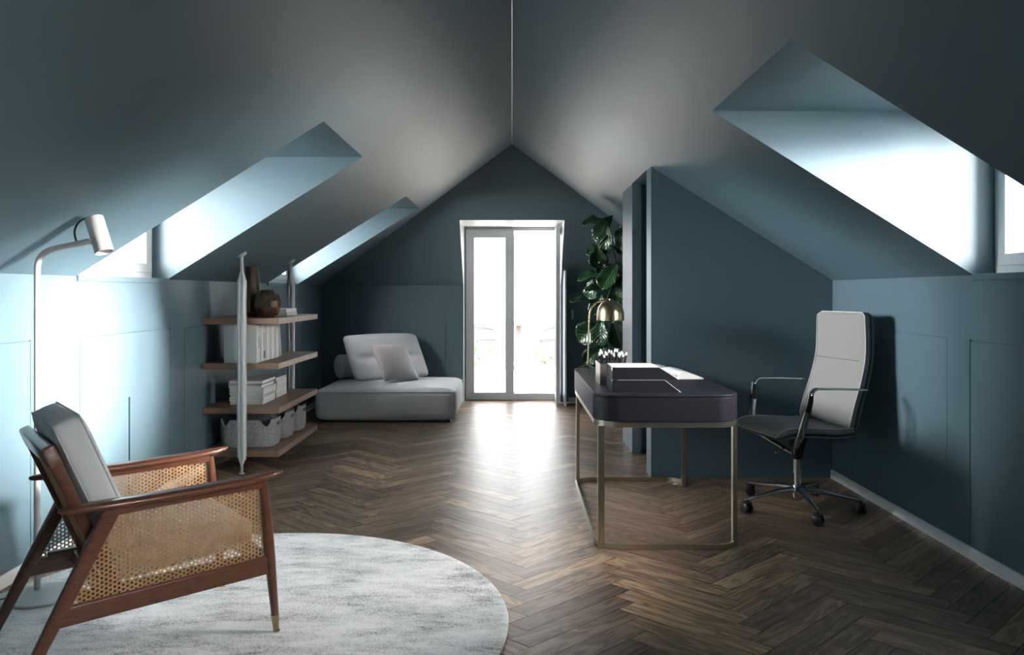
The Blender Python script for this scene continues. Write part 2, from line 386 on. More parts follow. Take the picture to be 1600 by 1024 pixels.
# closet block with the niche
m = MB(); XP = .935; YP0, YP1 = 5.164, 6.49; NT = ZD
m.quad((XP, YP0, 0), (XW, YP0, 0), (XW, YP0, KN), (XP, YP0, rz(XP)))
m.quad((XP, YP0, 0), (XP, NI0, 0), (XP, NI0, rz(XP)), (XP, YP0, rz(XP)))
m.quad((XP, 5.976, 0), (XP, YP1, 0), (XP, YP1, rz(XP)), (XP, 5.976, rz(XP)))
m.quad((XP, YP1, 0), (XW, YP1, 0), (XW, YP1, KN), (XP, YP1, rz(XP)))
m.quad((XP, NI0, 0), (NIX, NI0, 0), (NIX, NI0, NT), (XP, NI0, NT))
m.quad((XP, 5.976, 0), (1.006, 5.976, 0), (1.006, 5.976, NT), (XP, 5.976, NT))
m.quad((1.006, 5.976, 0), (1.006, NI1, 0), (1.006, NI1, NT), (1.006, 5.976, NT))
m.quad((1.006, NI1, 0), (NIX, NI1, 0), (NIX, NI1, NT), (1.006, NI1, NT))
m.quad((NIX, NI0, 0), (NIX, NI1, 0), (NIX, NI1, NT), (NIX, NI0, NT))
m.quad((XD, NI0, NT), (NIX, NI0, NT), (NIX, NI1, NT), (XD, NI1, NT))
struct(m.build('wall_closet', paint))
# skirting
def skirt(name, pts):
    m = MB()
    for (x0, x1, y0, y1) in pts: m.box(x0, x1, y0, y1, 0, .058)
    struct(m.build(name, grey_trim, bevel=.003))
skirt('baseboard_left', [(-XW, -XW+.014, Y0, YB)])
skirt('baseboard_right', [(XW-.014, XW, Y0, YP0)])
skirt('baseboard_back', [(-XW+.014, -DW-.002, YB-.014, YB), (DW+.09, XW, YB-.014, YB)])
# door recess
m = MB()
for s in (-1, 1): m.quad((s*DW, YB, 0), (s*DW, 9.0, 0), (s*DW, 9.0, ZH), (s*DW, hipy(ZH), ZH), (s*DW, YB, KN))
m.quad((-DW, hipy(ZH), ZH), (DW, hipy(ZH), ZH), (DW, 9.0, ZH), (-DW, 9.0, ZH))
struct(m.build('trim_door_lining', white_trim))
d = struct(empty('door_1', (0, 8.93, 0)))
def frame(x0, x1, z0, z1, t, y0, y1, tb=None):
    m_ = MB(); tb = tb or t
    m_.box(x0, x1, y0, y1, z0, z0+tb); m_.box(x0, x1, y0, y1, z1-t, z1); m_.box(x0, x0+t, y0, y1, z0+tb, z1-t); m_.box(x1-t, x1, y0, y1, z0+tb, z1-t); return m_
door_grey = mat('pale_grey_door_lacquer', (.50, .53, .55), .35)
frame(-DW+.002, DW-.002, 0, ZH-.002, .04, -.02, .06, tb=.075).build('door_frame', door_grey, d, bevel=.003)
lf = frame(-.535, .022, .004, 1.98, .098, -.045, -.0, tb=.085).build('door_leaf', door_grey, d, bevel=.004)
g = MB(); g.box(-.44, -.073, -.024, -.02, .085, 1.89); g.build('pane', glass, lf)
lr = frame(-.0, .50, .02, 1.98, .085, -.02, .025, tb=.085).build('door_leaf', door_grey, d, bevel=.004)
lr.location = (.515, -.02, 0); lr.rotation_euler = (0, 0, math.radians(-91.5))
g = MB(); g.box(.08, .42, .0, .004, .1, 1.9); g.build('pane', glass, lr)
m = MB(); m.box(DW+.028, DW+.048, 8.42, YB-.001, 0, 1.49); struct(m.build('trim_door_panel', door_grey, bevel=.003))
# light switch on the back wall, socket on the left wall
t = empty('light_switch', (.685, YB, 1.0)); MB().box(-.014, .014, -.008, 0, -.05, .05).build('switch_plate', white_trim, t, bevel=.002); MB().box(-.008, .008, -.012, -.007, -.03, .03).build('rocker', white_trim, t, bevel=.002)
tag(t, 'small white light switch on the dark back wall right of the terrace door', 'light switch')

# ------------------------------------------------------------------ herringbone floor
KT = 1.2/1.32; PL = .61; PW = PL/6; X0 = .0627; YT0 = 1.32*2.253
verts = []; faces = []; uvs = []; rnd = []
def clipmesh():
    c = math.sqrt(.5); g = .0013
    def R(a, b): return (X0+(a-b)*c, (YT0+(a+b)*c)*KT)
    for k in range(-130, 190):
        for j in range(-9, 10):
            for ty in (0, 1):
                ax = k*PW+2*PL*j; by = k*PW
                if ty == 0: q = (ax, by, PL, PW)
                else: q = (ax+PL, by+PW-PL, PW, PL)
                x, y = R(q[0]+q[2]/2, q[1]+q[3]/2)
                if x < -XW-.5 or x > XW+.5 or y < -3.1 or y > 9.5: continue
                r = random.random(); n = len(verts); dz = [random.uniform(-.0005, .0005) for _ in range(2)]
                for ii, (sa, sb) in enumerate(((0, 0), (1, 0), (1, 1), (0, 1))):
                    a = q[0]+(g if sa == 0 else q[2]-g); b_ = q[1]+(g if sb == 0 else q[3]-g)
                    xx, yy = R(a, b_); verts.append((xx, yy, -.001+dz[0]*(sa*2-1)*(q[2]/PL)+dz[1]*(sb*2-1)*(q[3]/PL)))
                faces.append((n, n+1, n+2, n+3)); rnd.append(r)
                sh = r*30
                if ty == 0: uvs.extend([(sh, sh), (PL+sh, sh), (PL+sh, PW+sh), (sh, PW+sh)])
                else: uvs.extend([(sh, sh), (sh, PW+sh), (PL+sh, PW+sh), (PL+sh, sh)])
clipmesh()
n0 = len(verts); verts += [(-XW-.3, -3, -.004), (XW+.3, -3, -.004), (XW+.3, 9.3, -.004), (-XW-.3, 9.3, -.004)]
me = bpy.data.meshes.new('floor'); me.from_pydata(verts, [], faces+[(n0, n0+1, n0+2, n0+3)]); me.update()
ul = me.uv_layers.new(name='UVMap')
for i, u in enumerate(uvs): ul.data[i].uv = u
at = me.attributes.new('plank', 'FLOAT', 'FACE')
for i, r in enumerate(rnd): at.data[i].value = r
me.materials.append(floor_mat()); me.materials.append(dark_int); me.polygons[len(rnd)].material_index = 1
bm = bmesh.new(); bm.from_mesh(me)                                   # trim the planks to the room
for co, no in (((XW+.02, 0, 0), (1, 0, 0)), ((-XW-.02, 0, 0), (-1, 0, 0)), ((0, Y0-.02, 0), (0, -1, 0)), ((0, 8.99, 0), (0, 1, 0))):
    bmesh.ops.bisect_plane(bm, geom=bm.verts[:]+bm.edges[:]+bm.faces[:], plane_co=co, plane_no=no, clear_outer=True)
bm.to_mesh(me); bm.free()
fo = bpy.data.objects.new('floor', me); COL.objects.link(fo); struct(fo)

# ------------------------------------------------------------------ rug
m = MB(); RC = (-1.075, 2.89); RR = 1.062
m.lathe([(RR-.004, 0), (RR, .004), (RR, .009), (RR-.006, .013), (RR-.03, .0135)], 128)
rug = m.build('round_rug', rug_mat(), smooth=True, loc=(*RC, 0))
tag(rug, 'large round silver-grey mottled rug under the cane armchair', 'rug')

# ------------------------------------------------------------------ cane armchair
ZR = .0135
AC = empty('cane_armchair', (-1.344, 2.757, ZR), math.atan2(.643, .766))
tag(AC, 'low teak armchair with woven cane side panels and pale grey cushions', 'armchair')
def bar(m_, p0, p1, w0, t0, w1=None, t1=None, e=4, n=16, mid=None):
    """tapered rounded bar; w = in the xz plane, t = across (y)"""
    w1 = w1 or w0; t1 = t1 or t0; p0 = Vector(p0); p1 = Vector(p1); d_ = (p1-p0).normalized(); sd = Vector((0, 1, 0)); up = d_.cross(sd).normalized()
    sec = sup(n, e); R = []
    st = [(0, 1), (1, 1)] if mid is None else [(0, 1), (.5, mid), (1, 1)]
    for t_, k in st:
        w_ = (w0+(w1-w0)*t_)*k; tt = (t0+(t1-t0)*t_)*k; c = p0.lerp(p1, t_)
        R.append([tuple(c+up*a*w_/2+sd*b*tt/2) for a, b in sec])
    m_.rings(R)
def clip_line(p, dv, poly):
    t0, t1 = -1e9, 1e9; n = len(poly)
    for i in range(n):
        a = Vector(poly[i]); b_ = Vector(poly[(i+1) % n]); e = b_-a; nn = Vector((-e.y, e.x))   # inward normal for ccw
        den = nn.dot(dv); num = nn.dot(p-a)
        if abs(den) < 1e-9:
            if num < 0: return None
        else:
            t_ = -num/den
            if den > 0: t0 = max(t0, t_)
            else: t1 = min(t1, t_)
    return (t0, t1) if t1 > t0+.002 else None
def cane_weave(m_, poly, ox=0, w=.0030, M=None):
    """kagome cane weave over a convex polygon in (x,z); strands as thin strips around y=0"""
    ar = sum(poly[i][0]*poly[(i+1) % len(poly)][1]-poly[(i+1) % len(poly)][0]*poly[i][1] for i in range(len(poly)))
    if ar < 0: poly = poly[::-1]
    D = .0125
    for k, ang in enumerate((90, 30, 150)):
        dv = Vector((math.cos(math.radians(ang)), math.sin(math.radians(ang)))); nn = Vector((-dv.y, dv.x))
        for i in range(-90, 91):
            # hexagons stay open when every strand set is offset by half a spacing
            p = nn*(i+.5)*D
            for off, ww in ((-.00125, .0010), (.00125, .0010)):
                q = p+nn*off; r = clip_line(q, dv, poly)
                if not r: continue
                a = q+dv*r[0]; b_ = q+dv*r[1]; y = (k-1)*.0009
                v = [(a-nn*ww/2*1.6), (b_-nn*ww/2*1.6), (b_+nn*ww/2*1.6), (a+nn*ww/2*1.6)]
                vs = [(c_.x, y-.0005, c_.y) for c_ in v]+[(c_.x, y+.0005, c_.y) for c_ in v]
                m_.add(vs, [(0,1,2,3), (7,6,5,4), (0,4,5,1), (1,5,6,2), (2,6,7,3), (3,7,4,0)], M)
for s in (-1, 1):
    y = s*.28
    # arm
    prof = [(-.295, .014, .010), (-.285, .030, .018), (-.24, .048, .027), (-.15, .062, .031), (.0, .070, .031), (.18, .068, .030), (.30, .060, .029), (.37, .050, .026), (.41, .030, .017), (.423, .010, .006)]
    R = []
    for x, wy, tz in prof:
        zc = .578-.0155+.010*((x+.3)/.72)-.006*math.sin(PI*(x+.3)/.72)
        if x > .34: zc += (x-.34)*.10
        R.append([(x, y+a*wy/2, zc+b*tz/2) for a, b in sup(20, 2.6)])
    m = MB(); m.rings(R); m.build('armrest', teak, AC, smooth=True)
    # front leg with metal ferrule
    m = MB(); R = []
    for t_, w_ in ((.10, .025), (.12, .026), (.5, .038), (.62, .039), (1, .030)):
        c = Vector((.399, y, .002)).lerp(Vector((.348, y, .556)), t_)
        R.append([(c.x+a*w_/2, y+b*w_/2, c.z) for a, b in sup(20, 2.4)])
    m.rings(R); fl = m.build('front_leg', teak, AC, smooth=True)
    m = MB(); m.rings([[(.399-.0051*t_*1.0+a*r_, y+b*r_, z_) for a, b in sup(20, 2.2)] for t_, z_, r_ in ((0, .0, .012), (0, .006, .0125), (.3, .008, .0100), (1.2, .064, .0145))]); lab(m.build('ferrule', brass, fl, smooth=True), 'brass leg tip')
    # rear leg
    m = MB(); bar(m, (-.412, y, .012), (-.142, y, .552), .030, .028, .052, .036, mid=1.08); m.build('rear_leg', teak, AC, smooth=True)
    # rails
    m = MB(); m.prism([(-.175, .525), (.343, .535), (.343, .572), (-.16, .566)], -.014, .014, M=T(0, y, 0, rx=PI/2)); m.build('top_rail', teak, AC, bevel=.003)
    m = MB(); m.prism([(-.315, .208), (.363, .221), (.357, .285), (-.283, .267)], -.015, .015, M=T(0, y, 0, rx=PI/2)); m.build('bottom_rail', teak, AC, bevel=.004)
    m = MB(); cane_weave(m, [(-.285, .262), (.362, .278), (.345, .540), (-.140, .532)], M=T(0, y, 0)); m.build('cane_panel', cane, AC, weld=False)
# seat frame + cushion
m = MB(); m.box(.325, .355, -.27, .27, .255, .31); m.box(-.165, -.14, -.265, .265, .235, .285); m.build('seat_rail', teak, AC, bevel=.004)
m = MB(); m.box(-.24, .34, -.262, -.236, .262, .292); m.box(-.24, .34, .236, .262, .262, .292); m.build('seat_side_rail', teak, AC, bevel=.003)
seat = soft(.47, .47, .10, .035, 12, bulge=.012); o = seat.build('seat_cushion', cush_grey, AC, smooth='all', sub=1); o.location = (.105, 0, .348); o.rotation_euler = (0, math.radians(-4), 0)
# reclined back: frame (two stiles, top rail, cane) and cushion
dx, dz = -.075/.188, 1.0                         # slope of the back
L0 = Vector((dx, 0, dz)).normalized(); nrm = Vector((L0.z, 0, -L0.x))      # nrm points forward
def bk(t_, n_, y_): return Vector((-.128, 0, .285))+L0*t_+nrm*n_+Vector((0, y_, 0))
sec4 = sup(16, 5)
def stile(y0):
    m_ = MB(); R = []
    for t_, k in ((-.02, .8), (.0, 1), (.40, 1), (.462, .96)):
        R.append([tuple(bk(t_, a*.019*k, y0+b*.016*k)) for a, b in sec4])
    m_.rings(R); return m_
for s in (-1, 1): stile(s*.215).build('back_stile', teak, AC, smooth=True)
m = MB(); m.rings([[tuple(bk(.470+a*.040*k_, b*.020*k_, y_)) for a, b in sup(24, 5)] for y_, k_ in ((-.232, .85), (-.228, 1), (.228, 1), (.232, .85))]); m.build('back_rail', teak, AC, smooth=True)
m = MB(); m.rings([[tuple(bk(.03+a*.03, b*.012, y_)) for a, b in sup(20, 4)] for y_ in (-.2, .2)]); m.build('back_rail', teak, AC, smooth=True)
Mb = Matrix(((0, nrm.x, L0.x, 0), (1, 0, 0, 0), (0, nrm.z, L0.z, 0), (0, 0, 0, 1)))
Mb.translation = bk(0, -.002, 0)
m = MB(); cane_weave(m, [(-.2, .05), (.2, .05), (.2, .43), (-.2, .43)], M=Mb); m.build('cane_back', cane, AC, weld=False)
def chamf(p, u, v, w):
    if w > .3 and p.x > 0: p.z -= .0
    return p
bc = soft(.105, .425, .50, .028, 12, bulge=.008)
o = bc.build('back_cushion', cush_grey, AC, smooth='all', sub=1)
ry = math.atan2(L0.x, L0.z); cpos = bk(.305, .078, 0); o.location = cpos; o.rotation_euler = (0, ry, 0)
def loop_pipe(x, hy, hz, r, rad, name, par, mt):
    pts = [(x, a, b) for a, b in rrect(-hy, hy, -hz, hz, rad, 5)]
    mm = MB(); mm.tube(pts, r, 6, closed=True); return mm.build(name, mt, par, smooth=True)
for xx in (.040, -.040): loop_pipe(xx, .2105, .248, .0035, .03, 'piping', o, mat('cushion_piping', (.42, .44, .45), .7) if xx > 0 else MATS['cushion_piping'])

# ------------------------------------------------------------------ floor lamp
FL = empty('floor_lamp', (-1.905, 3.12, ZR))
tag(FL, 'tall off-white floor lamp with slim pole and tilted cylinder shade behind the armchair', 'lamp')
m = MB(); m.lathe([(.128, 0), (.13, .003), (.13, .009), (.127, .012), (.02, .0125)], 64); m.build('base', lamp_paint, FL, smooth=True)
px_, py_ = -.055, .05
path = [(px_, py_, .012), (px_, py_, .8), (px_, py_, 1.33)]
A0 = Vector((px_, py_, 1.385)); A1 = Vector((.163, py_, 1.447))
for k in range(1, 9):
    t_ = k/8; a = (1-t_)**2; b_ = 2*t_*(1-t_); c_ = t_*t_
    path.append(tuple(Vector((px_, py_, 1.33))*a+Vector((px_, py_, 1.40))*b_+Vector((px_+.075, py_, 1.418))*c_))
path.append(tuple(A1))
m = MB(); m.tube(path, .0125, 16); m.build('pole', lamp_paint, FL, smooth=True)
ax = Vector((.055, -.015, -.155)).normalized(); sc = Vector((.205, py_-.008, 1.474))
q = ax.to_track_quat('Z', 'Y').to_matrix().to_4x4(); q.translation = sc
m = MB(); m.lathe([(.0, -.078), (.030, -.078), (.0345, -.075), (.036, -.07), (.036, .078), (.034, .078), (.032, -.0), (.0, -.0)], 40, M=q, cap=False); m.build('lamp_shade', lamp_paint, FL, smooth=True)
m = MB(); m.lathe([(.0, .03), (.018, .03), (.022, .045), (.018, .062), (.0, .068)], 24, M=q, cap=False); m.build('bulb', mat('frosted_bulb', (.8, .78, .74), .3), FL, smooth=True)
top = sc-ax*.078
P0 = Vector((.115, py_, 1.434)); pts = []
for k in range(25):
    t_ = k/24; b0, b1, b2, b3 = (1-t_)**3, 3*t_*(1-t_)**2, 3*t_*t_*(1-t_), t_**3
    pts.append(tuple(P0*b0+Vector((.068, py_, 1.51))*b1+Vector((.140, py_, 1.555))*b2+(top+Vector((-.005, 0, -.003)))*b3))
m = MB(); m.tube(pts, .0042, 8); lab(m.build('cable', black, FL, smooth=True), 'black looped cable')
m = MB(); m.tube([(-.12, -.02, .006), (-.17, -.07, .005), (-.215, -.12, .005), (-.24, -.2, .005)], .003, 6); lab(m.build('cord', black, FL, smooth=True), 'black power cord')

# ------------------------------------------------------------------ shelving unit
SX0, SX1 = -XW+.004, -1.622; SY0, SY1 = 5.34, 6.41
SH = [(.104, .146), (.405, .446), (.714, .756), (1.0275, 1.069)]
SU = empty('shelving_unit', (-1.86, 5.87, 0))
tag(SU, 'four-tier walnut shelving unit between two pale grey tension posts by the left wall', 'shelf')
inv = lambda x, y, z: (x+1.86, y-5.87, z)
for z0, z1 in SH:
    m = MB(); m.box(SX0+1.86, SX1+1.86, SY0-5.87, SY1-5.87, z0, z1); m.build('shelf_board', walnut, SU, bevel=.0015)
for yy in (5.288, 6.462):
    m = MB(); y = yy-5.87; zt = rz(1.86)
    octo = [(.6, 1), (1, .55), (1, -.55), (.6, -1), (.28, -1), (.2, -.62), (-.2, -.62), (-.28, -1), (-.6, -1), (-1, -.55), (-1, .55), (-.6, 1)]
    def ring(z, r, k=1): return [(a*r, y+b_*r*.8, z) for a, b_ in octo]
    m.rings([ring(.01, .008), ring(.06, .009), ring(.125, .029), ring(zt-.19, .029), ring(zt-.115, .010), ring(zt-.045, .009), ring(zt-.02, .009)])
    po = m.build('post', steel_grey, SU, smooth=False)
    a = math.atan(SL)
    m = MB(); m.lathe([(.009, -.018), (.030, -.010), (.034, -.004), (.034, 0)], 24, M=T(0, y, zt-.003, ry=-a)); m.build('ceiling_foot', steel_grey, po, smooth=True)
    m = MB(); m.lathe([(.018, 0), (.018, .006), (.006, .012)], 20, M=T(0, y, 0)); m.build('floor_foot', steel_grey, po, smooth=True)
    ys = y+(.012 if y < 0 else -.035)
    for z0, z1 in SH: MB().box(-.02, .02, ys, ys+.023, z0-.012, z0).build('shelf_bracket', steel_grey, po)

# things on the shelves
def facet(prof, n, tw=0):
    m_ = MB(); R = []
    for i, (r, z) in enumerate(prof): R.append([(r*math.cos(2*PI*(j+.5*(i % 2)*tw)/n), r*math.sin(2*PI*(j+.5*(i % 2)*tw)/n), z) for j in range(n)])
    m_.rings(R, cap=False); m_.f.append(tuple(range(n-1, -1, -1))); return m_
o = facet([(.052, 0), (.076, .035), (.077, .09), (.063, .20), (.053, .30), (.044, .372), (.037, .372), (.045, .2), (.05, .1)], 9).build('tall_vase', bronze_glass, loc=(-1.925, 5.68, 1.069), bevel=.0012)
tag(o, 'tall tapering faceted bronze glass vase on the top shelf', 'vase')
o = facet([(.045, 0), (.075, .025), (.094, .075), (.095, .12), (.080, .165), (.045, .198), (.036, .198), (.05, .17), (.07, .1)], 12).build('round_vase', bronze_glass, loc=(-1.752, 5.515, 1.069), bevel=.0012)
tag(o, 'squat round faceted bronze vase on the top shelf in front of the tall one', 'vase')
def book(name, lx, ly, lz, cover=linen_white, spine='x+', cov=.0025):
    """closed book lying flat: cover (spine on one side) + page block; origin at base centre"""
    r = empty(name)
    hx_, hy_ = lx/2, ly/2; m_ = MB()
    m_.box(-hx_, hx_, -hy_, hy_, 0, cov); m_.box(-hx_, hx_, -hy_, hy_, lz-cov, lz)
    if spine == 'x+': m_.box(hx_-cov, hx_, -hy_, hy_, cov, lz-cov)
    if spine == 'y-': m_.box(-hx_, hx_, -hy_, -hy_+cov, cov, lz-cov)
    m_.build('cover', cover, r)
    p_ = MB(); i = .004
    if spine == 'x+': p_.box(-hx_+i, hx_-cov, -hy_+i, hy_-i, cov, lz-cov)
    else: p_.box(-hx_+i, hx_-i, -hy_+cov, hy_-i, cov, lz-cov)
    p_.build('pages', paper_edge, r); return r
grey_cover = mat('grey_cover', (.46, .47, .47), .6); black_cover = mat('black_cover', (.02, .02, .022), .5); cream_cover = mat('off_white_cover', (.66, .66, .64), .6)
z = 1.069
for i, (h, l) in enumerate(((.030, 'white book lying on the top shelf behind the vases, lower of the pair'), (.027, 'white book lying on the top shelf behind the vases, upper of the pair'))):
    b_ = book('book', .20, .27, h, linen_white if i else cream_cover); b_.location = (-1.80-.004*i, 5.935, z); z += h; tag(b_, l, 'book', 'books lying on the top shelf')
# big white binders standing on the second shelf
y = 5.362; names = []
wd = [.026, .062, .050, .058, .055, .052, .056, .050, .042, .040, .038]
pos = ['slim, nearest the camera', 'second from the front', 'third from the front', 'dark print on its spine', 'fifth from the front', 'sixth from the front', 'seventh from the front', 'eighth from the front', 'ninth from the front', 'last upright one at the back', '']
for i, w_ in enumerate(wd[:10]):
    t = empty('binder'); hh = .266-.004*(i % 3 == 1)-.008*(i > 7)
    x1 = -1.782-.003*(i % 2)
    MB().box(-.23, 0, 0, w_-.003, 0, hh).build('case', linen_white if i % 2 == 0 else cream_cover, t, bevel=.002)
    if i == 1 or i == 3:
        m = MB()
        if i == 3:
            m.box(.0, .0012, .012, w_-.022, .02, .075); 
            for k in range(7): m.box(0, .0012, .014, .026, .09+k*.017, .090+k*.017+.009)
        else: m.box(.0, .0008, .01, w_-.014, .10, .18)
        lab(m.build('spine_print', black_cover if i == 3 else grey_cover, t), 'printed marks on the spine')
    t.location = (x1, y, .756); y += w_+.003
    tag(t, 'white binder in the row on the second shelf, '+pos[i], 'binder', 'white binders on the second shelf')
t = empty('binder'); MB().box(-.22, 0, 0, .016, 0, .25).build('case', linen_white, t, bevel=.002); t.location = (-1.785, y+.058, .7565); t.rotation_euler = (math.radians(13), 0, 0)
tag(t, 'thin white binder leaning against the back end of the row on the second shelf', 'binder', 'white binders on the second shelf')
# stacks of books on the third shelf
z = .446
st = [(.026, cream_cover), (.024, linen_white), (.022, grey_cover), (.030, linen_white), (.018, cream_cover), (.020, linen_white), (.009, black_cover), (.020, linen_white)]
lbl = ['at the bottom of the front stack', 'second from the bottom of the front stack', 'third from the bottom of the front stack', 'thick, in the middle of the front stack', 'fifth from the bottom of the front stack', 'sixth from the bottom of the front stack', 'thin and black, second from the top of the front stack', 'topmost of the front stack']
for i, (h, c) in enumerate(st):
    b_ = book('book', .243+random.uniform(-.008, .006), .30+random.uniform(-.02, .01), h-.0004, c); b_.location = (-1.908+random.uniform(-.006, .006), 5.645+random.uniform(-.006, .006), z); b_.rotation_euler = (0, 0, random.uniform(-.02, .02)); z += h
    cn = {'black_cover': 'black', 'grey_cover': 'grey'}.get(c.name, 'white')
    tag(b_, '%s book, third shelf, %s' % (cn, lbl[i]), 'book', 'books stacked at the front of the third shelf')
z = .446
lbl = ['bottom of the rear stack', 'second from the bottom of the rear stack', 'middle of the rear stack', 'second from the top of the rear stack', 'topmost of the rear stack']
for i, h in enumerate((.034, .030, .032, .028, .026)):
    b_ = book('book', .22+random.uniform(-.008, .006), .26+random.uniform(-.015, .01), h-.0004, linen_white if i % 2 else cream_cover); b_.location = (-1.905, 5.985+random.uniform(-.006, .006), z); b_.rotation_euler = (0, 0, random.uniform(-.02, .02)); z += h
    tag(b_, 'white book on the third shelf, '+lbl[i], 'book', 'books stacked at the back of the third shelf')
# felt bins
def felt_bin():
    r = empty('felt_basket'); lx, ly, H = .40, .262, .198
    n = 96; ox = sup(n, 3.6, lx/2, ly/2); m_ = MB()
    def rimz(j):
        a = 2*PI*j/n; x, y_ = ox[j]
        q = min(abs(abs(x)/(lx/2)-1)*lx/2, 9); 
        # two petals meet in a notch near each corner
        ang = math.atan2(abs(y_)/(ly/2), abs(x)/(lx/2)); dd = abs(ang-math.radians(50))
        return H-.050*max(0, 1-dd/.16)**.5 if dd < .16 else H
    R = []
    for k, (s_, zz) in enumerate(((.90, 0), (.955, .006), (.985, .03), (1, .08), (1, .14))):
        R.append([(a*s_, b_*s_, zz) for a, b_ in ox])
    R.append([(a, b_, rimz(j)) for j, (a, b_) in enumerate(ox)])
    R.append([(a*.965, b_*.95, rimz(j)) for j, (a, b_) in enumerate(ox)])
    R.append([(a*.965, b_*.95, .12) for a, b_ in ox]); R.append([(a*.95, b_*.93, .01) for a, b_ in ox])
    m_.rings(R); m_.build('basket_body', felt, r, smooth=True)
    for s_ in (-1, 1):
        h_ = MB(); h_.rings([[(s_*xx, a*.034, .160+b_*.013) for a, b_ in sup(20, 3)] for xx in (lx/2-.006, lx/2+.003)]); lab(h_.build('hand_hole_shade', black, r, smooth=True), 'black plug painted as the shade of the hand hole')  # solid black plug, colour stands in for the shade inside a hand hole
    return r
fb = felt_bin()
for i, (yy, l) in enumerate(((5.565, 'grey felt basket on the bottom shelf, nearest the camera'), (5.885, 'grey felt basket on the bottom shelf, middle of the three'), (6.20, 'grey felt basket on the bottom shelf, farthest back'))):
    o = fb if i == 0 else copy_tree(fb); o.location = (-1.892+.008*i, yy, .146); tag(o, l, 'basket', 'grey felt baskets on the bottom shelf')

# ------------------------------------------------------------------ daybed
m = soft(1.36, 1.10, .31, .075, 16, bulge=.018)
DB = empty('daybed', (-1.215, 7.875, 0)); tag(DB, 'low pale grey upholstered daybed against the back wall left of the door', 'sofa')
o = m.build('seat_block', sofa_fab, DB, smooth='all', sub=1); o.location = (0, 0, .172)
m = MB(); m.box(-.62, .62, -.48, .50, 0, .03); m.build('plinth', black, DB)
m = MB(); m.tube([(a, b_, .293) for a, b_ in rrect(-.672, .672, -.543, .543, .06, 6)], .004, 6, closed=True); m.build('piping', sofa_fab, DB, smooth=True)
a = math.atan2(8.32-7.783, -.878+1.544)
def seamq(p, u, v, w):
    return p
# leaning back cushion
bw = .86; bh = .53
def quilt(p, u, v, w):
    k = math.exp(-(((w)/.13)**2))*(abs(v) < 1.01)
    if abs(v) > .5: p.y -= math.copysign(.052*k*(1-u*u)**.5 if abs(u) < 1 else 0, v)
    return p
m = soft(bw, .13, bh, .05, 22, bulge=.016, seam=quilt)
lean = math.atan2(.27, .42)
m.v = [(x, y_*1.1+(z_+bh/2)*math.sin(lean), (z_+bh/2)*math.cos(lean)) for x, y_, z_ in m.v]
o = m.build('back_cushion', sofa_fab, smooth='all', sub=1)
Mc = T(-1.544, 7.783, .343, rz=a) @ T(bw/2, .072, 0)
o.matrix_world = Mc
tag(o, 'large pale grey back cushion leaning on the daybed with a sewn centre seam', 'cushion')
m = MB(); L_ = .66; r_ = .125
m.lathe([(.0, -L_/2-.012), (.07, -L_/2-.010), (r_-.02, -L_/2), (r_-.004, -L_/2+.008), (r_, -L_/2+.025), (r_, L_/2-.025), (r_-.004, L_/2-.008), (r_-.02, L_/2), (.0, L_/2+.01)], 40, cap=False)
o = m.build('bolster', sofa_fab, smooth=True); 
o.matrix_world = T(-1.544, 7.783, .343+r_, rz=a) @ T(L_/2-.035, .405, 0, ry=PI/2)
tag(o, 'pale grey cylindrical bolster lying behind the leaning back cushion', 'bolster')
m = soft(.50, .12, .47, .012, 20, bulge=0)
# pillow shape: thick centre, thin pinched edges
vs = []
for x, y_, z_ in m.v:
    u = max(-1, min(1, x/.25)); w_ = max(-1, min(1, z_/.235)); k = ((1-abs(u)**2.6)*(1-abs(w_)**2.6))**.55
    x *= 1-.05*(1-abs(w_)**2)*abs(u)**2*0-.06*(1-w_*w_)*abs(u); z_ *= 1-.06*(1-u*u)*abs(w_)
    vs.append((x, math.copysign(.006+.062*k, y_) if abs(y_) > 1e-4 else 0, z_))
m.v = vs
o = m.build('throw_pillow', pillow_fab, smooth='all', sub=1)
a2 = math.atan2(.39, .334)
o.matrix_world = T(-1.27, 7.62, .338, rz=a2+.03) @ T(0, 0, 0, rx=-math.atan2(.26, .376)) @ T(.235, -.03, .215) @ T(ry=.06)
o.scale = (.92, .92, .92)
tag(o, 'small square taupe satin pillow propped against the daybed cushion', 'pillow')

# ------------------------------------------------------------------ desk
DX0, DX1, DY0, DY1 = .405, 1.122, 3.722, 5.10; DR = .125
DK = empty('desk', ((DX0+DX1)/2, (DY0+DY1)/2, 0)); cx_, cy_ = (DX0+DX1)/2, (DY0+DY1)/2
tag(DK, 'dark blue-black desk with rounded corners on a champagne metal frame', 'desk')
hxx, hyy = (DX1-DX0)/2, (DY1-DY0)/2
m = MB(); m.prism(rrect(-hxx, hxx, -hyy, hyy, DR, 12), .622, .738); m.build('desk_body', leather, DK, smooth=True, bevel=.002)
m = MB(); m.prism(rrect(-hxx-.001, hxx+.001, -hyy-.001, hyy+.001, DR, 12), .740, .752); m.build('desktop', leather, DK, smooth=True, bevel=.003)
def ringbar(z0, z1, w_=.012, ins=.004):
    m_ = MB(); o_ = rrect(-hxx+ins, hxx-ins, -hyy+ins, hyy-ins, DR-ins, 14); i_ = rrect(-hxx+ins+w_, hxx-ins-w_, -hyy+ins+w_, hyy-ins-w_, DR-ins-w_, 14)
    R = [[(o_[k][0], o_[k][1], z0), (o_[k][0], o_[k][1], z1), (i_[k][0], i_[k][1], z1), (i_[k][0], i_[k][1], z0)] for k in range(len(o_))]
    m_.rings(R, closed=True); return m_
ringbar(.593, .6215, .02).build('top_frame', champagne, DK, smooth=True, bevel=.001)
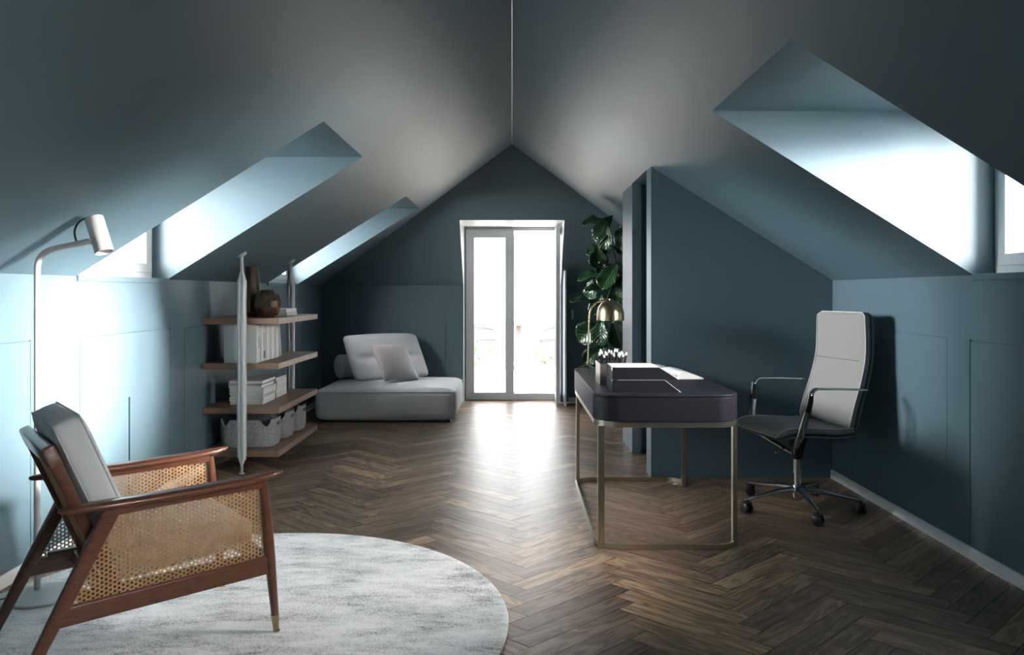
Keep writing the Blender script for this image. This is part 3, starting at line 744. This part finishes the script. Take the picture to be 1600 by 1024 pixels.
m = MB(); o_ = rrect(-hxx+.004, hxx-.004, -hyy+.004, hyy-.004, DR-.004, 14); i_ = rrect(-hxx+.016, hxx-.016, -hyy+.016, hyy-.016, DR-.016, 14)
m.rings([[(o_[k][0], o_[k][1], 0), (o_[k][0], o_[k][1], .026), (i_[k][0], i_[k][1], .026), (i_[k][0], i_[k][1], 0)] for k in range(len(o_))]); m.build('base_frame', champagne, DK, smooth=True, bevel=.001)
for lx, ly in ((.434, 3.745), (1.100, 3.80), (1.100, 4.93), (.430, 5.02)):
    w1, w2 = (.016, .010) if abs(lx-.434) < .01 and ly < 4 else (.011, .016)
    m = MB(); m.box(lx-cx_-w1, lx-cx_+w1, ly-cy_-w2, ly-cy_+w2, .004, .6); m.build('desk_leg', champagne, DK, bevel=.001)

ZT = .7523
# brass table lamp
TL = empty('desk_lamp', (.485, 4.93, ZT)); tag(TL, 'brass desk lamp with arched stem and dome shade at the far end of the desk', 'lamp')
m = MB()
for k in range(3):
    a_ = math.radians(80+120*k); dr = Vector((math.cos(a_), math.sin(a_), 0))
    m.tube([Vector((0, 0, .030)), dr*.03+Vector((0, 0, .026)), dr*.085+Vector((0, 0, .008))], .0045, 8)
    m.tube([dr*.072+Vector((0, 0, .006)), dr*.095+Vector((0, 0, .006))], .006, 8)
m.build('tripod_foot', black, TL, smooth=True)
pts = [(0, 0, .03), (.004, 0, .10), (.010, 0, .30)]
for k in range(13):
    t_ = k/12*PI/2*1.05; pts.append((.012+.095*(1-math.cos(t_)), 0, .345+.103*math.sin(t_)))
pts.append((.15, 0, .452))
m = MB(); m.tube(pts, .0058, 12); m.build('stem', brass, TL, smooth=True)
m = MB(); m.lathe([(.0, .455), (.012, .455), (.014, .447), (.035, .444), (.060, .428), (.078, .40), (.086, .365), (.0875, .318), (.0855, .318), (.084, .365), (.076, .398), (.058, .425), (.0, .441)], 48, M=T(.148, 0, 0), cap=False); m.build('lamp_shade', brass, TL, smooth=True)
m = MB(); m.lathe([(0, .355), (.02, .36), (.026, .385), (.014, .42), (.0, .44)], 20, M=T(.148, 0, 0), cap=False); m.build('bulb', MATS['frosted_bulb'], TL, smooth=True)
# pen holder with pencils
PH = empty('pen_holder', (.548, 4.235, ZT)); tag(PH, 'square champagne metal pen holder on the desk behind the file boxes', 'pen holder')
m = MB(); hw, hl, H = .075, .112, .113; th = .0035
m.box(-hw, hw, -hl, hl, 0, th); m.box(-hw, -hw+th, -hl, hl, th, H); m.box(hw-th, hw, -hl, hl, th, H); m.box(-hw+th, hw-th, -hl, -hl+th, th, H); m.box(-hw+th, hw-th, hl-th, hl, th, H)
m.build('holder_body', holder_m, PH, bevel=.0008)
MB().box(-hw+th, hw-th, -.002, .002, th, H-.01).build('divider', holder_m, PH)
MB().box(-hw-.001, -hw, -hl, hl, .0, .034).build('lower_band', champagne, PH)
pen0 = None
pr = random.Random(3)
for i in range(26):
    near = i < 12
    if pen0 is None:
        t = empty('pencil'); MB().lathe([(.0036, 0), (.0036, .150)], 6).build('shaft', black, t)
        MB().lathe([(.0040, .150), (.0052, .153), (.0056, .160), (.004, .166), (.001, .168)], 10).build('end_cap', white_trim, t, smooth=True); pen0 = t
    else: t = copy_tree(pen0)
    bx = .548+pr.uniform(-.045, .055); by = 4.235+(pr.uniform(-.085, -.03) if near else pr.uniform(.03, .085))
    tx = max(-.17, min(.17, (bx-.548)*3.2+pr.uniform(-.05, .05))); ty = pr.uniform(-.12, .12)
    t.location = (bx-tx*.04, by, ZT+.005); t.rotation_euler = (ty, tx, 0); t.scale = (1, 1, pr.uniform(.88, 1.08))
    tag(t, 'black pencil with a white end standing in the desk pen holder', 'pencil', 'pencils in the pen holder')
# two file boxes lying on their side, slanted at one end
def file_box(xb, xt):
    r = empty('file_box'); Lb, Lt, D, H = xb, xt, .235, .0615
    m_ = MB(); m_.prism([(0, .0), (Lb, 0), (Lt, H), (0, H)], -.0015, .0015, M=T(0, -D/2+.0015, 0, rx=PI/2)); m_.prism([(0, .0), (Lb, 0), (Lt, H), (0, H)], -.0015, .0015, M=T(0, D/2-.0015, 0, rx=PI/2))
    m_.box(0, .003, -D/2+.003, D/2-.003, 0, H); m_.box(.003, Lb, -D/2+.003, D/2-.003, 0, .0025)
    m_.build('box_shell', board, r)
    m_ = MB(); m_.box(.002, Lt, -D/2+.002, D/2-.002, H-.0028, H+.0006); lab(m_.build('lid', paper, r, bevel=.0005), 'white lid panel')
    m_ = MB(); m_.quad((Lb, -D/2, 0), (Lb+.003, -D/2, 0), (Lt+.003, -D/2, H), (Lt, -D/2, H)); m_.v = []; m_.f = []
    m_.tube([(Lb, -D/2-.0006, .001), (Lt, -D/2-.0006, H-.001)], .0013, 6); lab(m_.build('edge_binding', paper, r, smooth=True), 'white edge')
    m_ = MB(); m_.box(.004, Lt+.004, -D/2+.004, D/2-.004, .004, H-.006); m_.build('sheets', paper_edge, r)
    for zz in (H-.012,):
        c_ = MB(); c_.add([(-.0008, -D/2-.001, H+.0008), (.022, -D/2-.001, H+.0008), (.016, -D/2-.001, zz), (-.0008, -D/2-.001, zz-.004), (-.0012, -D/2+.02, H+.0008), (-.0012, -D/2+.02, zz+.004), (-.0012, -D/2-.001, zz-.004)], [(0, 1, 2, 3), (0, 3, 6, 5, 4)]); lab(c_.build('corner_cap', chrome, r), 'metal corner')
    return r
o = file_box(.340, .262); o.location = (.497, 3.925, ZT); tag(o, 'dark slanted file box lying on the desk, lower of the two', 'file box', 'file boxes on the desk')
o = file_box(.330, .235); o.location = (.498, 3.928, ZT+.0628); tag(o, 'dark slanted file box with white lid lying on top of the other one', 'file box', 'file boxes on the desk')
# open book
OB = empty('open_book', (.93, 4.56, ZT)); tag(OB, 'open book with curved white pages lying on the desk behind the file boxes', 'book')
OB.rotation_euler = (0, 0, math.radians(2))
MB().box(-.17, .165, -.20, .20, 0, .003).build('cover', black_cover, OB)
for s in (-1, 1):
    R = []
    for k in range(17):
        t_ = k/16; x = s*.158*t_+(-.003); hz_ = .004+.030*math.sin(PI*min(1, t_*1.02))**.55*(1-.55*t_)+.010*(1-t_) if 0 < k < 16 else .006
        R.append([(x, -.192, .003), (x, .192, .003), (x, .192, .003+hz_), (x, -.192, .003+hz_)])
    m = MB(); m.rings(R); m.build('pages', paper, OB, smooth=True)
t = book('book', .20, .26, .018, black_cover); t.location = (.93, 4.93, ZT); t.rotation_euler = (0, 0, math.radians(-8)); tag(t, 'dark closed book lying on the desk near the closet wall', 'book')
m = MB(); m.box(-.075, .075, -.10, .10, 0, .002); m.rings([[(x, -.09, .002), (x, .09, .002), (x, .09, .002+h_), (x, -.09, .002+h_)] for x, h_ in ((-.07, .002), (-.04, .008), (0, .010), (.04, .007), (.07, .001))])
o = m.build('notepad', paper, loc=(.90, 4.92, ZT+.0185)); o.rotation_euler = (0, 0, math.radians(-14)); tag(o, 'small white notepad lying on the dark closed book', 'notepad')

# ------------------------------------------------------------------ office chair
OC = empty('office_chair', (1.655, 4.455, 0), math.atan2(-.24, -.97))
tag(OC, 'high-back grey office chair with polished metal arms and five-star base', 'office chair')
m = MB(); m.lathe([(.028, .050), (.034, .065), (.034, .118), (.026, .135)], 28); hub = m.build('hub', chrome, OC, smooth=True)
m = MB(); m.lathe([(.020, .13), (.020, .20), (.026, .202), (.026, .31), (.018, .312)], 28); m.build('gas_lift', chrome, OC, smooth=True)
for k in range(5):
    a_ = math.radians(-92+72*k)+math.radians(166.1); dr = Vector((math.cos(a_), math.sin(a_), 0)); sd = Vector((-dr.y, dr.x, 0))
    m = MB(); R = []
    for t_, w_, h_, z_ in ((.015, .040, .040, .108), (.12, .034, .028, .104), (.24, .026, .018, .088), (.325, .020, .013, .076), (.345, .014, .010, .074)):
        c = dr*t_; R.append([tuple(c+sd*a*w_/2+Vector((0, 0, z_+b_*h_/2))) for a, b_ in sup(16, 3)])
    m.rings(R); lg = m.build('base_leg', chrome, OC, smooth=True)
    cc = dr*.335; yaw = a_+.9+k
    m = MB()
    for s in (-1, 1):
        M_ = T(cc.x, cc.y, .027, rz=yaw) @ T(0, s*.0155, 0, rx=PI/2)
        m.lathe([(.0, -.010), (.022, -.010), (.027, -.007), (.027, .007), (.022, .010), (.0, .010)], 24, M=M_, cap=False)
    m.box(-.008, .008, -.006, .006, .02, .068, M=T(cc.x, cc.y, 0, rz=yaw))
    m.rings([[tuple(Vector((cc.x, cc.y, 0))+Vector((math.cos(yaw)*a*.026, math.sin(yaw)*a*.026, 0))+Vector((-math.sin(yaw), math.cos(yaw), 0))*b_*.024+Vector((0, 0, z_))) for a, b_ in sup(16, 3)] for z_, in ((.044,), (.060,))])
    m.build('caster', black, lg, smooth=True)
# seat and back: slabs lofted along a profile
def slab(prof, e=5, n=36, crown=0):
    """prof = list of (x, z, nx, nz, width, thick)"""
    m_ = MB(); R = []
    for x, z_, nx, nz, w_, t_ in prof:
        R.append([(x+nx*b_*t_/2, a*w_/2, z_+nz*b_*t_/2) for a, b_ in sup(n, e)])
    m_.rings(R); return m_
def along(pts, wid, th, off=0, k=5):
    P = [Vector((a, 0, b_)) for a, b_ in pts]
    # resample by Catmull-Rom
    out = []
    for i in range(len(P)-1):
        p0 = P[max(i-1, 0)]; p1 = P[i]; p2 = P[i+1]; p3 = P[min(i+2, len(P)-1)]
        for j in range(k):
            t_ = j/k; out.append(.5*((2*p1)+(-p0+p2)*t_+(2*p0-5*p1+4*p2-p3)*t_*t_+(-p0+3*p1-3*p2+p3)*t_**3))
    out.append(P[-1]); res = []; N = len(out)
    ln = [0]
    for i in range(1, N): ln.append(ln[-1]+(out[i]-out[i-1]).length)
    for i, p in enumerate(out):
        t_ = (out[min(i+1, N-1)]-out[max(i-1, 0)]).normalized(); nn = Vector((-t_.z, 0, t_.x))
        dd = min(ln[i], ln[-1]-ln[i]); rr = .035
        kk = 1 if dd > rr else math.sqrt(max(0, 1-((rr-dd)/rr)**2))
        w_ = wid(ln[i]/ln[-1]); wv = w_-2*rr*(1-kk)*1.0; tv = th*max(.25, kk)
        p = p+nn*off
        res.append((p.x, p.z, nn.x, nn.z, wv, tv))
    return res
seatpath = [(-.225, .475), (-.10, .470), (.05, .482), (.17, .487), (.235, .474), (.262, .452)]
backpath = [(-.185, .485), (-.215, .60), (-.268, .75), (-.298, .88), (-.303, 1.0), (-.300, 1.135)]
sb = slab(along(seatpath, lambda t_: .455, .046)); sp = sb.build('seat', office_fab, OC, smooth='all')
m = slab(along(seatpath, lambda t_: .475, .018, off=-.030)); m.build('seat_shell', office_edge, OC, smooth='all')
bb = slab(along(backpath, lambda t_: .475-.04*t_, .040, off=-.0)); bp = bb.build('backrest', office_fab, OC, smooth='all')
m = slab(along(backpath, lambda t_: .480-.04*t_, .020, off=.029)); m.build('back_shell', office_edge, OC, smooth='all')
def edge_pipe(prof, side, r, name, par, mt):
    L1 = []; 
    for x, z_, nx, nz, w_, t_ in prof: L1.append((x-nx*t_*.42*side, w_/2*.985, z_-nz*t_*.42*side))
    L2 = [(a, -b_, c) for a, b_, c in L1][::-1]
    m_ = MB(); m_.tube(L1+L2, r, 6, closed=True); return m_.build(name, mt, par, smooth=True)
edge_pipe(along(backpath, lambda t_: .475-.04*t_, .040), 1, .0028, 'piping', bp, piping_m)
edge_pipe(along(seatpath, lambda t_: .455, .046), -1, .0028, 'piping', sp, piping_m)
edge_pipe(along(seatpath, lambda t_: .458, .046), .6, .0022, 'piping', sp, black)
m = MB(); m.tube([(-.263, .19*k/10, .862-.0*k) for k in range(-10, 11)], .0018, 6); m.build('seam', office_edge, bp, smooth=True)
m = MB(); m.rings([[(a*r_, b_*r_, z_) for a, b_ in sup(20, 2.4)] for z_, r_ in ((.285, .026), (.33, .036), (.40, .055), (.444, .075))]); m.build('mechanism', black, OC, smooth=True)
m = MB(); m.tube([(.02, .05, .375), (.14, .09, .37), (.22, .12, .355)], .0045, 8); lab(m.build('lever', chrome, OC, smooth=True), 'slim metal tilt lever')
for s in (-1, 1):
    y = s*.283
    pts = [(-.235, y, .713), (-.06, y, .722), (.06, y, .7255)]
    for k in range(1, 7):
        t_ = k/6; pts.append(tuple(Vector((.06, y, .7255))*(1-t_)**2+Vector((.100, y, .727))*2*t_*(1-t_)+Vector((.108, y*.995, .69))*t_*t_))
    flat = [(a*1.0, b_*.42) for a, b_ in sup(16, 3)]
    m = MB(); m.tube(pts, .017, sec=flat); ar = m.build('armrest', chrome, OC, smooth=True)
    m = MB(); m.tube([(.108, y*.995, .70), (.113, y*.98, .66), (.122, y*.95, .60)], [.015, .0195, .021], sec=[(a, b_*.7) for a, b_ in sup(14, 3)]); lab(m.build('arm_sleeve', black, ar, smooth=True), 'black sleeve on the arm')
    m = MB(); m.tube([(.120, y*.955, .615), (.138, y*.90, .52), (.152, y*.86, .455), (.150, y*.78, .425), (.095, y*.42, .375), (.02, y*.06, .315)], [.0215, .022, .022, .019, .015, .013], 14, sec=[(a, b_*.62) for a, b_ in sup(14, 2.6)]); m.build('arm_post', chrome, ar, smooth=True)

# ------------------------------------------------------------------ fiddle-leaf fig
FG = empty('fiddle_leaf_fig', (1.18, 7.45, 0)); tag(FG, 'tall fiddle-leaf fig plant with large glossy leaves in the back right corner', 'plant')
m = MB(); m.lathe([(.12, 0), (.14, .02), (.165, .30), (.155, .30), (.145, .27), (.0, .27)], 40, cap=False); m.build('pot', pot_m, FG, smooth=True)
m = MB(); m.lathe([(0, .272), (.147, .272)], 32, cap=False); m.build('soil', soil, FG)
stems = [[(0, 0, .27), (-.05, -.02, .7), (-.10, .0, 1.1), (-.16, .0, 1.5), (-.26, 0, 1.9), (-.36, .02, 1.98)], [(.02, .02, .27), (.04, -.05, .8), (-.04, -.1, 1.2), (-.10, -.14, 1.55), (-.12, -.14, 1.80)], [(0, -.02, .27), (-.14, -.08, .7), (-.3, -.10, .95), (-.38, -.1, 1.08)], [(.02, 0, .27), (.12, .05, .8), (.16, 0, 1.2), (.1, -.08, 1.5)]]
m = MB()
for st_ in stems: m.tube(st_, [.014-.002*i for i in range(len(st_))], 8)
m.build('stem', bark, FG, smooth=True)
LV = []; LUV = []
def leaf(p, dr, nrm_, L_, Wd, droop, mbx):
    dr = Vector(dr).normalized(); nrm_ = Vector(nrm_); nrm_ = (nrm_-dr*nrm_.dot(dr)).normalized(); sd = dr.cross(nrm_)
    nu, nv = 8, 12; base = len(mbx.v); pr_ = Vector(p); cur = Vector(p); ph = random.random()*6
    rows = []
    for i in range(nv+1):
        t_ = i/nv; ang = droop*t_*t_
        c = Vector(p)+dr*(L_*(t_-droop*.12*t_*t_))-nrm_*(L_*droop*.45*t_*t_)
        # fiddle outline: narrow base, waist, broad round top
        w_ = Wd/2*max(0, math.sin(PI*min(1, t_**1.25*.985+.012)))**.62*(.62+.50*t_)
        if i == 0: w_ = .004
        for j in range(nu+1):
            u = -1+2*j/nu
            off = nrm_*(abs(u)**1.3*w_*.38+math.sin(t_*14+ph+(u > 0)*2)*.010*abs(u)**2)
            mbx.v.append(tuple(c+sd*u*w_+off)); LUV.append((u, t_))
    for i in range(nv):
        for j in range(nu):
            a_ = base+i*(nu+1)+j; mbx.f.append((a_, a_+1, a_+nu+2, a_+nu+1))
mbx = MB(); rl = random.Random(11)
def PXW(px, py, y):    # a point at depth y, local to the plant root
    return Vector(((px-800)/1200*y-1.18, y-7.45, 1.25+(457-py)/1200*y))
lv = [  # (px, py of leaf base), depth, direction (x, y, z), facing, length, width
 ((957, 336), 7.45, (-.55, -.1, -.75), (-.5, -.8, .1), .36, .19), ((948, 346), 7.40, (-1, 0, .05), (0, -.6, .8), .27, .16), ((950, 350), 7.4, (-.2, -.1, -1), (-.6, -.8, 0), .33, .19),
 ((946, 388), 7.45, (-.9, -.1, -.15), (0, -.7, .7), .22, .15), ((948, 392), 7.40, (-.75, .1, -.55), (.2, -.7, .6), .20, .14),
 ((933, 386), 7.4, (.08, -.1, -1), (-.1, -1, .2), .24, .21), ((952, 384), 7.35, (.7, -.1, -.35), (.2, -.7, .7), .24, .16), ((968, 352), 7.35, (.1, -.2, -1), (-.6, -.7, .2), .24, .17),
 ((945, 430), 7.3, (-1, -.1, .0), (0, -.5, .9), .30, .17), ((955, 425), 7.35, (.3, -.2, -.9), (-.5, -.8, .2), .30, .22), ((965, 412), 7.25, (-.5, -.3, -.7), (-.4, -.8, .5), .34, .22),
 ((925, 436), 7.5, (-.05, 0, -1), (-.8, -.6, 0), .24, .20), ((950, 455), 7.35, (-.9, -.2, .1), (.1, -.4, .9), .26, .17), ((940, 460), 7.3, (-.3, -.3, -.8), (-.4, -.8, .2), .26, .20),
 ((950, 470), 7.2, (.7, -.3, .2), (-.3, -.5, .8), .24, .17), ((934, 471), 7.3, (-1, -.1, .08), (0, -.35, .95), .30, .13), ((960, 440), 7.2, (.1, -.3, -1), (-.3, -.9, .2), .30, .2),
 ((938, 505), 7.25, (-.75, -.1, -.55), (-.15, -.95, .3), .31, .26), ((940, 498), 7.2, (-.15, -.3, -1), (-.5, -.8, 0), .30, .20), ((958, 500), 7.2, (.3, -.2, -1), (-.2, -1, .1), .32, .22),
 ((948, 535), 7.2, (-.6, -.3, -.8), (-.2, -.9, .4), .27, .19), ((962, 545), 7.15, (-.05, -.3, -1), (-.3, -.9, .2), .30, .2), ((940, 545), 7.15, (-.7, -.2, -.5), (0, -.8, .5), .24, .18),
 ((930, 560), 7.2, (.1, -.1, -1), (-.3, -.9, 0), .24, .18), ((965, 470), 7.3, (.3, -.1, .8), (-.3, -.9, .2), .28, .2), ((970, 395), 7.3, (.1, -.1, 1), (-.4, -.9, .1), .28, .2)]
for (p_, y_, d_, n_, l_, w_) in lv: leaf(PXW(p_[0], p_[1], y_), d_, n_, l_*.92, w_, rl.uniform(.2, .7), mbx)
for i in range(26):
    st_ = stems[rl.choice((0, 1, 3, 3))]; t_ = rl.uniform(1.8, len(st_)-1.01); k = int(t_); p_ = Vector(st_[k]).lerp(Vector(st_[k+1]), t_-k); p_ += Vector((.04, .03, 0))
    if p_.z > 1.55: p_.z = 1.5
    a_ = rl.uniform(-2.2, 1.2); dv = Vector((math.cos(a_)*.9, math.sin(a_), rl.uniform(-.6, .3)))
    if dv.y > .3: dv.y *= .3
    leaf(p_, dv, (0, -.3, .9), rl.uniform(.22, .32), rl.uniform(.15, .2), rl.uniform(.3, 1.0), mbx)
fo_ = mbx.build('foliage', leaf_m, FG, smooth='all', weld=False)
ul = fo_.data.uv_layers.new(name='UVMap')
for lp in fo_.data.loops: ul.data[lp.index].uv = LUV[lp.vertex_index]
fo_.modifiers.new('thick', 'SOLIDIFY').thickness = .0012

# ------------------------------------------------------------------ terrace
m = MB(); m.box(-4, 4, 9.0, 14.4, -.06, -.005); struct(m.build('floor_terrace', terr_wood))
m = MB(); m.box(-4, 4, 13.95, 14.1, -.005, .66); struct(m.build('wall_terrace', terr_wall))
TT = empty('bistro_table', (.11, 12.7, -.005)); tag(TT, 'round brown pedestal table out on the bright terrace', 'table')
MB().lathe([(.41, .715), (.42, .722), (.42, .738), (.41, .745)], 48).build('tabletop', rust_metal, TT, smooth=True)
MB().box(-.04, .04, -.04, .04, .025, .716).build('pedestal', rust_metal, TT, bevel=.004)
MB().lathe([(.27, 0), (.27, .018), (.26, .026), (.03, .028)], 48).build('base_plate', rust_metal, TT, smooth=True)
def wire_chair():
    r = empty('wire_chair'); m_ = MB(); rr = .010
    m_.tube([(a, b_, .45) for a, b_ in rrect(-.2, .2, -.2, .2, .07, 5)], rr, 8, closed=True)
    for k in range(-3, 4): m_.tube([(k*.05, -.19, .448), (k*.05, .19, .448)], .003, 6)
    m_.build('seat', wire_m, r, smooth=True)
    m_ = MB(); m_.tube([(-.19, -.20, .45), (-.23, -.22, .62), (-.27, -.20, .80), (-.28, 0, .84), (-.27, .20, .80), (-.23, .22, .62), (-.19, .20, .45)], rr, 8)
    for k in range(-3, 4): m_.tube([(-.19, k*.05, .45), (-.24, k*.055, .62), (-.277, k*.055, .83-.004*k*k)], .003, 6)
    m_.tube([(.14, -.2, .45), (.12, -.24, .63), (-.05, -.25, .66), (-.24, -.22, .66)], rr, 8); m_.tube([(.14, .2, .45), (.12, .24, .63), (-.05, .25, .66), (-.24, .22, .66)], rr, 8)
    m_.build('backrest', wire_m, r, smooth=True)
    for sx in (-1, 1):
        for sy in (-1, 1): MB().tube([(sx*.17, sy*.17, .448), (sx*.22, sy*.20, 0)], rr, 8).build('leg', wire_m, r, smooth=True)
    return r
c1 = wire_chair(); c1.location = (-.42, 12.75, -.005); c1.rotation_euler = (0, 0, .1); tag(c1, 'thin wire chair left of the terrace table', 'chair', 'wire chairs on the terrace')
c2 = copy_tree(c1); c2.location = (.66, 12.8, -.005); c2.rotation_euler = (0, 0, PI-.1); tag(c2, 'thin wire chair right of the terrace table', 'chair', 'wire chairs on the terrace')
def small_plant(name, loc, l, seed, H):
    r = empty(name, loc); rr = random.Random(seed)
    MB().lathe([(.07, 0), (.09, .14), (.08, .14), (.075, .12), (0, .12)], 24, cap=False).build('pot', pot_m, r, smooth=True)
    sm = MB(); fm = MB()
    for k in range(6):
        a_ = k*1.05+rr.random(); tip = Vector((math.cos(a_)*.16, math.sin(a_)*.1, H*rr.uniform(.75, 1))); sm.tube([(0, 0, .1), tuple(tip*.5), tuple(tip)], .004, 6)
        for q in range(3):
            p_ = tip*(.55+.22*q); b2 = a_+rr.uniform(-1, 1); leaf(p_, (math.cos(b2), math.sin(b2)*.6, rr.uniform(-.2, .6)), (0, -.5, .8), rr.uniform(.14, .2), .08, .5, fm)
    sm.build('stem', pale_leaf, r, smooth=True); fm.build('foliage', pale_leaf, r, smooth='all', weld=False); tag(r, l, 'plant', 'small plants on the terrace')
small_plant('potted_plant', (-.50, 10.4, -.005), 'leafy green plant on the terrace behind the left door leaf', 4, .72)
small_plant('potted_plant', (.52, 10.9, -.005), 'leafy green plant on the terrace right of the table', 9, .52)
